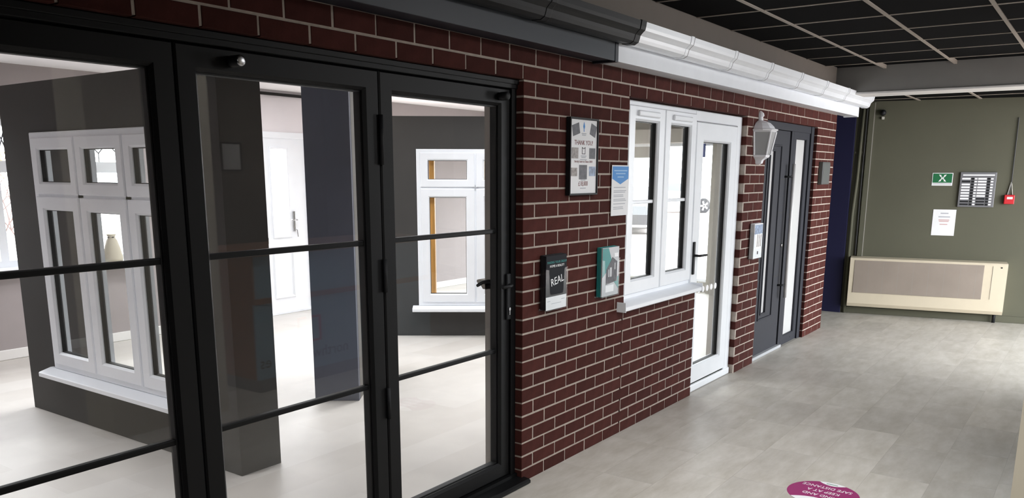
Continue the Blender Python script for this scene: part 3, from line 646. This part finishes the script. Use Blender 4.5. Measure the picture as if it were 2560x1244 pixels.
MB(GT).tube([(.1, -.012, .7), (.098, -.012, 1.5), (.1, -.012, 2.46)], .008, 6).build('run', 'cable', cb_)
cc = thing('security_camera', tuple(GT((.27, -.05, 2.3))), 'small dark dome fitting high on the green wall', 'camera')
MB(GT).lathe(.265, 2.345, [(.03, 0), (.035, -.02), (.03, -.05), (.012, -.065)], 14, 'y').build('dome', 'black_plastic', cc, True)
MB(GT).box(.255, .285, -.03, 0, 2.27, 2.3, .004).build('bracket', 'cable_w', cc)

# ================================================================== FLOOR STICKER
st = thing('floor_sticker', (.93, -1.62, 0), 'round magenta distance sticker with white lettering on the floor', 'sticker')
ST = lambda p: Vector((p[0], p[1], p[2]))
cx, cy, R = .745, -1.53, .325
cx, cy, R = .807, -1.377, .181
def disc(n=64): return [(cx+R*math.cos(2*math.pi*i/n), cy+R*math.sin(2*math.pi*i/n)) for i in range(n)]
MB().prism(disc(), .0002, .001, 'z').build('disc', 'mag', st)
# text faces away from the camera: its top points back towards the camera
tx = Vector((.048, .999, 0)).normalized(); ty = Vector((-.999, .048, 0)).normalized()
LT = lambda p: Vector((cx, cy, .0012))+tx*p[0]+ty*p[2]+Vector((0, 0, -p[1]))
for s, y in (('KIND AND', .036), ('KEEP AT A', -.026), ('SAFE DISTANCE', -.09)):
    text('lettering', s, .047, LT, .006, 0, y, 'white_print', st, sx=.78)
def lens(sgn, depth, half_):
    pts = []
    for i in range(13):
        a = -half_+2*half_*i/12; pts.append((R*math.sin(a), sgn*R*math.cos(a)))
    for i in range(13):
        a = half_-2*half_*i/12; pts.append((R*math.sin(half_)*(a/half_), sgn*(R*math.cos(half_)-depth*(1-(a/half_)**2))))
    m = MB(); vs = [Vector((cx, cy, .0014))+tx*x+ty*y for x, y in pts]; m.add(vs, [tuple(range(len(vs)))]); return m
lens(-1, .034, .4).build('white_segment', 'white_print', st)
MB(LT).box(-.03, .03, -.0008, 0, -.158, -.152).build('small_print', 'green_sign', st)
lens(1, .05, .77).build('white_segment', 'white_print', st)

# ================================================================== SHOWROOM DISPLAYS
def display_window(name, T, o, label, u0, u1, z0, z1, cols, tz, group=None, lining=None, d=-.02):
    w = thing(name, tuple(o), label, 'window', group)
    MB(T).ring(u0, u1, z0, z1, [(0, d+.1), (0, d+.006), (.006, d), (.05, d), (.055, d+.006), (.055, d+.1)]).build('frame', 'upvc', w)
    n = len(cols)-1
    for i in range(1, n): MB(T).box(cols[i]-.03, cols[i]+.03, d+.002, d+.1, z0+.05, z1-.05).build('mullion', 'upvc', w)
    MB(T).box(u0+.05, u1-.05, d+.002, d+.1, tz-.03, tz+.03).build('transom', 'upvc', w)
    for i in range(n):
        a = cols[i]+(.04 if i == 0 else .008); b = cols[i+1]-(.04 if i == n-1 else .008)
        casement(w, T, a, b, z0+.04, tz-.008, .085, d-.015, 'upvc'); casement(w, T, a, b, tz+.008, z1-.035, .075, d-.015, 'upvc')
        if lining: MB(T).box(a+.08, a+.13, d+.08, d+.2, z0+.1, z1-.1).build('oak_lining', 'wood', w)
    MB(T).prism([(d+.1, z0), (d, z0), (d-.075, z0-.02), (d-.08, z0-.025), (d-.08, z0-.05), (d-.07, z0-.055), (d+.1, z0-.045)], u0-.06, u1+.06, 'x').build('sill', 'upvc', w)
    return w
def partition(name, T, o, label, u0, u1, h, th, hole, m):
    p_ = thing(name, tuple(o), label, 'partition'); b = MB(T)
    if hole:
        a, c, z0, z1 = hole
        b.box(u0, a, 0, th, 0, h).box(c, u1, 0, th, 0, h).box(a, c, 0, th, 0, z0).box(a, c, 0, th, z1, h)
    else: b.box(u0, u1, 0, th, 0, h)
    b.build('panel', m, p_)
    return p_
P1 = frameT((-.83, 0, 0), (0, -1, 0), (1, 0, 0))
pt1 = partition('display_partition', P1, (-.7, 2.5, 0), 'charcoal display partition holding a white six-pane window', -3.67, -1.31, 2.2, .27, (-3.27, -1.62, .34, 1.895), 'charcoal')
display_window('display_window', P1, (-.8, 2.45, .34), 'white six-pane display window in the charcoal partition behind the left leaf', -3.27, -1.62, .345, 1.892, [-3.27, -2.70, -2.17, -1.62], 1.5, 'display windows')
a3 = Vector((2.681, 3.403, 0)); dd3 = Vector((3.199-2.681, 2.703-3.403, 0)).normalized(); nn3 = Vector((-dd3.y, dd3.x, 0))
P3 = frameT(a3, dd3, nn3)
partition('display_partition', P3, a3+dd3*.9, 'dark grey display partition facing the glass with a white window', -.35, 2.1, 2.195, .2, (.205, 1.75, .31, 1.882), 'charcoal')
display_window('display_window', P3, a3+dd3*.9+Vector((0, 0, .3)), 'white display window with oak lining behind the right leaf', .205, 1.75, .315, 1.88, [.205, .79, 1.25, 1.75], 1.503, 'display windows', True)
p2a = Vector((.464, 2.177, 0)); p2b = Vector((.654, 1.917, 0)); du = (p2b-p2a).normalized(); dn = Vector((-du.y, du.x, 0))
P2 = frameT(p2a, du, dn); L2 = (p2b-p2a).length
pt2 = partition('display_partition', P2, p2a, 'slate blue partition end standing between the leaves', 0, L2, 2.25, .06, None, 'navy_grey')
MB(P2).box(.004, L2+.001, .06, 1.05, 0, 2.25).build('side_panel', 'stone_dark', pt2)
# literature rack on the side panel of the slate partition
for k, (z, d, nm) in enumerate(((.66, .25, 'clear leaflet holder on the slate partition side, upper'), (.36, .33, 'clear leaflet holder on the slate partition side, lower'))):
    lr = thing('leaflet_holder', tuple(P2((L2+.02, d, z))), nm, 'leaflet holder', 'leaflet holders on the slate partition')
    MB(P2).box(L2+.002, L2+.005, d, d+.22, z, z+.3).box(L2+.04, L2+.042, d, d+.22, z, z+.2).box(L2+.002, L2+.042, d, d+.22, z, z+.004).build('case', 'glass', lr)
    MB(P2).box(L2+.01, L2+.035, d+.008, d+.212, z+.006, z+.28).build('leaflets', 'paper', lr)
# rear wall glazing
def back_window(name, label, x0, x1, z0, z1, cols, tz, leads):
    w = thing(name, ((x0+x1)/2, Y+.06, z0), label, 'window', kind='structure')
    MB().ring(x0, x1, z0, z1, [(0, Y+.1), (0, Y+.0), (.055, Y+.0), (.055, Y+.1)]).box(x0+.05, x1-.05, Y, Y+.1, tz-.05, tz+.05).build('frame', 'upvc', w)
    for c in cols: MB().box(c-.035, c+.035, Y-.001, Y+.1, z0+.05, z1-.05).build('mullion', 'upvc', w)
    ed = [x0+.02]+list(cols)+[x1-.02]
    for i in range(len(ed)-1):
        for a, b in ((z0+.05, tz-.05), (tz+.05, z1-.05)): MB().box(ed[i]+.035, ed[i+1]-.035, Y+.05, Y+.056, a, b).build('pane', 'glass', w)
        if leads:
            l_ = MB(); xa, xb = ed[i]+.035, ed[i+1]-.035; n = max(2, round((xb-xa)/.16)); s = (xb-xa)/n; za, zb = tz+.05, z1-.05; zm = (za+zb)/2+.03
            for k in range(n):
                c = xa+s*(k+.5)
                for sx, sz in ((-1, 1), (1, 1), (-1, -1), (1, -1)): l_.tube([(c+sx*s*.5, Y+.047, zm), (c, Y+.047, zm+sz*.1)], .006, 6)
                l_.tube([(c, Y+.047, za), (c, Y+.047, zm-.1)], .005, 6)
            l_.build('leading', 'lead', w)
    MB().prism([(Y-.12, z0-.01), (Y-.125, z0-.02), (Y-.12, z0-.035), (Y, z0-.035), (Y, z0)], x0-.05, x1+.05, 'x').build('sill', 'upvc', w)
    return w
back_window('window_2', 'white leaded window in the rear wall left of the partition', -1.3, .08, .82, 2.09, [-.62, -.15], 1.69, True)
back_window('window_3', 'narrow leaded window in the rear wall seen through the partition', .66, 1.14, .80, 2.09, [], 1.69, True)
d4 = thing('door_4', (2.84, Y, 0), 'white panelled entrance door with narrow glass and steel lever handle', 'door', kind='structure')
MB().ring(2.32, 3.36, -.07, 2.1, [(0, Y+.1), (0, Y-.01), (.06, Y-.01), (.07, Y), (.07, Y+.1)]).build('frame', 'upvc', d4)
lf = MB()
lf.box(2.39, 2.8, Y+.01, Y+.06, .01, 2.03).box(3.02, 3.29, Y+.01, Y+.06, .01, 2.03).box(2.8, 3.02, Y+.01, Y+.06, .01, .92).box(2.8, 3.02, Y+.01, Y+.06, 1.91, 2.03)
lf4 = lf.build('leaf', 'upvc', d4)
MB().ring(2.775, 3.045, .895, 1.935, [(0, Y+.012), (0, Y), (.01, Y-.006), (.025, Y), (.028, Y+.02)]).build('glass_bead', 'upvc', lf4)
MB().box(2.8, 3.02, Y+.03, Y+.036, .92, 1.91).build('pane', 'glass', lf4)
MB().ring(2.76, 3.06, .18, .78, [(0, Y+.012), (0, Y+.006), (.012, Y-.004), (.03, Y+.008), (.03, Y+.012)]).build('panel_moulding', 'upvc', lf4)
hp = MB().box(3.075, 3.105, Y-.004, Y+.012, .96, 1.2, .004).build('handle_plate', 'chrome', d4)
MB().tube([(3.09, Y, 1.1), (3.09, Y-.05, 1.1), (3.0, Y-.055, 1.1)], .009, 8).build('lever', 'chrome', hp, True)
MB().tube([(3.095, Y-.004, .99), (3.1, Y-.03, .98), (3.11, Y-.03, .9)], .006, 6).build('keys', 'chrome', hp)
MB().box(2.42, 2.7, Y-.004, Y+.012, .84, .91, .003).build('letter_plate', 'chrome', d4)
MB().box(2.32, 3.36, Y-.03, Y+.1, 0, .03, .004).build('threshold', 'upvc', d4)
# shop window at the far end
w4 = thing('window_4', (7.65, 3.6, .14), 'large shop window at the far end of the showroom', 'window', kind='structure')
ET = frameT((7.66, 0, 0), (0, -1, 0), (1, 0, 0))
MB(ET).ring(-5.2, -2.07, .14, 2.07, [(0, .06), (0, 0), (.04, 0), (.04, .06)]).build('frame', 'upvc', w4)
MB(ET).box(-5.18, -2.1, .03, .036, .16, 2.05).build('pane', 'glass', w4)
sb = thing('hanging_sign', (7.45, 2.24, 1.86), 'small blue sign panel near the shop window post', 'sign')
MB().box(7.44, 7.46, 2.15, 2.31, 1.87, 2.05, .003).build('panel', 'sign_blue', sb)
MB().box(7.435, 7.45, 2.2, 2.25, 1.9, 2.05).build('stripe', 'pale_blue', sb)
# housings for the added showroom and corridor lamps
for i, (x, y, pw, sp) in enumerate(SHOWROOM_FILLS):
    nm = ['left of the charcoal partition near the glass', 'left of the charcoal partition near the rear wall', 'above the right leaf', 'beyond the charcoal partition', 'facing the dark grey partition', 'before the white entrance door', 'behind the white window', 'before the shop window']
    cl = thing('added_lamp_housing', (x, y, 2.56), 'added white batten light '+nm[i], 'ceiling light', 'added showroom lights')
    MB().box(x-.6, x+.6, y-.16, y+.16, 2.535, 2.56, .004).build('housing', 'white_paint', cl)
for i, (x, y) in enumerate(CORRIDOR_FILLS):
    cl = thing('added_lamp_housing', (x, y, 2.638), 'added unseen square corridor light '+['nearest the brick panel', 'above the beige pillar', 'in front of the bifold door'][i], 'ceiling light', 'added corridor lights')
    MB().ring(x-.285, x+.285, y-.285, y+.285, [(0, 0), (0, 1), (.02, 1), (.02, 0)]) if False else MB().box(x-.28, x+.28, y-.28, y+.28, 2.63, 2.642, .002).build('housing', 'white_paint', cl)
ww = thing('added_washer_housing', (1.4, -2.75, 2.638), 'added unseen white wall washer fitting over the reception desk aimed at the brick wall', 'ceiling light')  # housing of the added facade lamp, out of view
MB().box(.7, 2.1, -2.92, -2.8, 2.58, 2.63, .006).build('housing', 'white_paint', ww)
MB().box(1.38, 1.42, -2.88, -2.84, 2.63, 2.66).build('stem', 'white_paint', ww)
# ornaments on the rear window sill
sb = thing('cloth_sack', (.79, Y-.06, .8), 'small pale tied sack standing on the rear window sill', 'ornament')
MB().lathe(.80, Y-.055, [(.085, .801), (.09, .83), (.07, .93), (.05, 1.0), (.03, 1.03), (.045, 1.06)], 16).build('body', 'beige', sb, True)
MB().tube([(.80-.035, Y-.055, 1.03), (.80, Y-.09, 1.032), (.80+.035, Y-.055, 1.03), (.80, Y-.02, 1.032), (.80-.035, Y-.055, 1.03)], .006, 6).build('tie', 'cable', sb)

# ================================================================== RECEPTION SIDE, SEEN AS REFLECTIONS IN THE GLASS
dk = thing('reception_desk', (1.2, -2.8, 0), 'teal and wood reception desk reflected in the bifold glass', 'desk')
MB().box(.36, 2.3, -3.1, -2.5, 0, .1).build('plinth', 'desk_grey', dk)
MB().box(.36, 2.3, -3.1, -2.51, .1, 1.04).build('carcass', 'desk_blue', dk)
MB().box(.34, 2.32, -2.51, -2.495, .1, .68).build('lower_panel', 'desk_blue', dk)
MB().box(.34, 2.32, -2.52, -2.485, .68, .72).build('wood_band', 'walnut', dk)
MB().box(.3, 2.36, -3.15, -2.46, 1.04, 1.08, .006).build('counter', 'walnut', dk)
MB().box(.345, .36, -3.1, -2.5, .1, 1.04).build('side_panel', 'walnut', dk)
DT = frameT((0, -2.495, 0), (-1, 0, 0), (0, -1, 0))
text('lettering', 'northw', .13, DT, -1.075, -.001, .225, 'ink', dk)
text('lettering', 'es', .13, DT, -.42, -.001, .225, 'ink', dk)
lg = MB(DT)
for s_ in (-1, 1):
    q = -.86; lg.box(q+s_*.11-.012, q+s_*.11+.012, -.002, 0, .32, .53).box(min(q+s_*.03, q+s_*.11), max(q+s_*.03, q+s_*.11), -.002, 0, .32, .338).box(min(q+s_*.03, q+s_*.11), max(q+s_*.03, q+s_*.11), -.002, 0, .512, .53)
lg.build('logo', 'red', dk)
for k, x in enumerate((1.34, 1.76)):
    pf = thing('picture_frame', (x, -4.58, 1.66), ['small framed certificate reflected in the glass, left', 'small framed certificate reflected in the glass, right'][k], 'picture frame', 'framed certificates')
    MB().ring(x-.12, x+.12, 1.66, 1.94, [(0, -4.6), (0, -4.58), (.015, -4.58), (.015, -4.6)]).build('frame', 'black_plastic', pf)
    MB().box(x-.106, x+.106, -4.598, -4.588, 1.674, 1.926).build('certificate', 'paper', pf)

# ================================================================== OUTDOORS
struct('ground', MB().box(-40, 120, -20, 120, -.3, -.14), 'tarmac', 'pale paved car park outside the shop window', 'ground')
def car(loc, ang, m, label):
    c = thing('car', loc, label, 'car', 'parked cars'); ca, sa = math.cos(ang), math.sin(ang); o = Vector(loc)
    T = lambda p: o+Vector((p[0]*ca-p[1]*sa, p[0]*sa+p[1]*ca, p[2]))
    MB(T).prism([(-2.1, .3), (-2.15, .6), (-2.05, .85), (-1.5, .95), (-1.0, 1.4), (.5, 1.45), (1.1, 1.0), (1.9, .85), (2.15, .6), (2.1, .3)], -.85, .85, 'y').build('body', m, c)
    MB(T).prism([(-1.25, 1.0), (-.9, 1.33), (.42, 1.37), (.9, 1.02)], -.86, .86, 'y').build('side_window', 'car_glass', c)
    for x in (-1.35, 1.35):
        for y in (-.8, .8):
            w = MB(T).lathe(x, .33, [(.2, y-.1), (.33, y-.1), (.35, y-.06), (.35, y+.06), (.33, y+.1), (.2, y+.1)], 24, 'y').build('wheel', 'tyre', c)
            hb = MB(T)
            for k in range(5):
                a = 2*math.pi*k/5; hb.prism([(x+.05*math.cos(a-.8), .33+.05*math.sin(a-.8)), (x+.22*math.cos(a-.2), .33+.22*math.sin(a-.2)), (x+.22*math.cos(a+.2), .33+.22*math.sin(a+.2)), (x+.05*math.cos(a+.8), .33+.05*math.sin(a+.8))], y-.115, y+.115, 'y')
            hb.build('spokes', 'chrome', w)
    return c
car((33.2, 14.6, -.14), math.radians(140), 'car_white', 'white parked car seen through the white door')
car((20.5, 10.2, -.14), math.radians(27), 'car_grey', 'grey parked car seen through the casement window')
sh = thing('shrub', (-.2, 7.0, -.14), 'bare pinkish twiggy shrub outside the leaded rear window', 'shrub')
tw = MB(); lv = MB(); random.seed(3)
def grow(p, d, L, r, n):
    q = p+d*L; tw.tube([p, (p+q)/2+Vector((random.uniform(-.03, .03),)*3), q], [r, r*.85, r*.7], 5)
    if n == 0:
        for _ in range(3):
            c = q+Vector((random.uniform(-.06, .06), random.uniform(-.06, .06), random.uniform(-.06, .06))); a = Vector((random.gauss(0, 1), random.gauss(0, 1), random.gauss(0, 1))).normalized()*.025; b = a.orthogonal().normalized()*.012
            lv.add([c-a, c+b, c+a, c-b], [(0, 1, 2, 3)])
        return
    for _ in range(3): grow(q, (d+Vector((random.gauss(0, .45), random.gauss(0, .45), random.uniform(-.1, .4)))).normalized(), L*.72, r*.65, n-1)
for k in range(5): grow(Vector((-.9+.45*k, 7.0+random.uniform(-.2, .2), -.14)), Vector((random.gauss(0, .15), random.gauss(0, .15), 1)).normalized(), .75, .016, 4)
tag(tw.build('twigs', 'twig', sh), kind='stuff'); tag(lv.build('leaves', 'leaf', sh), kind='stuff')
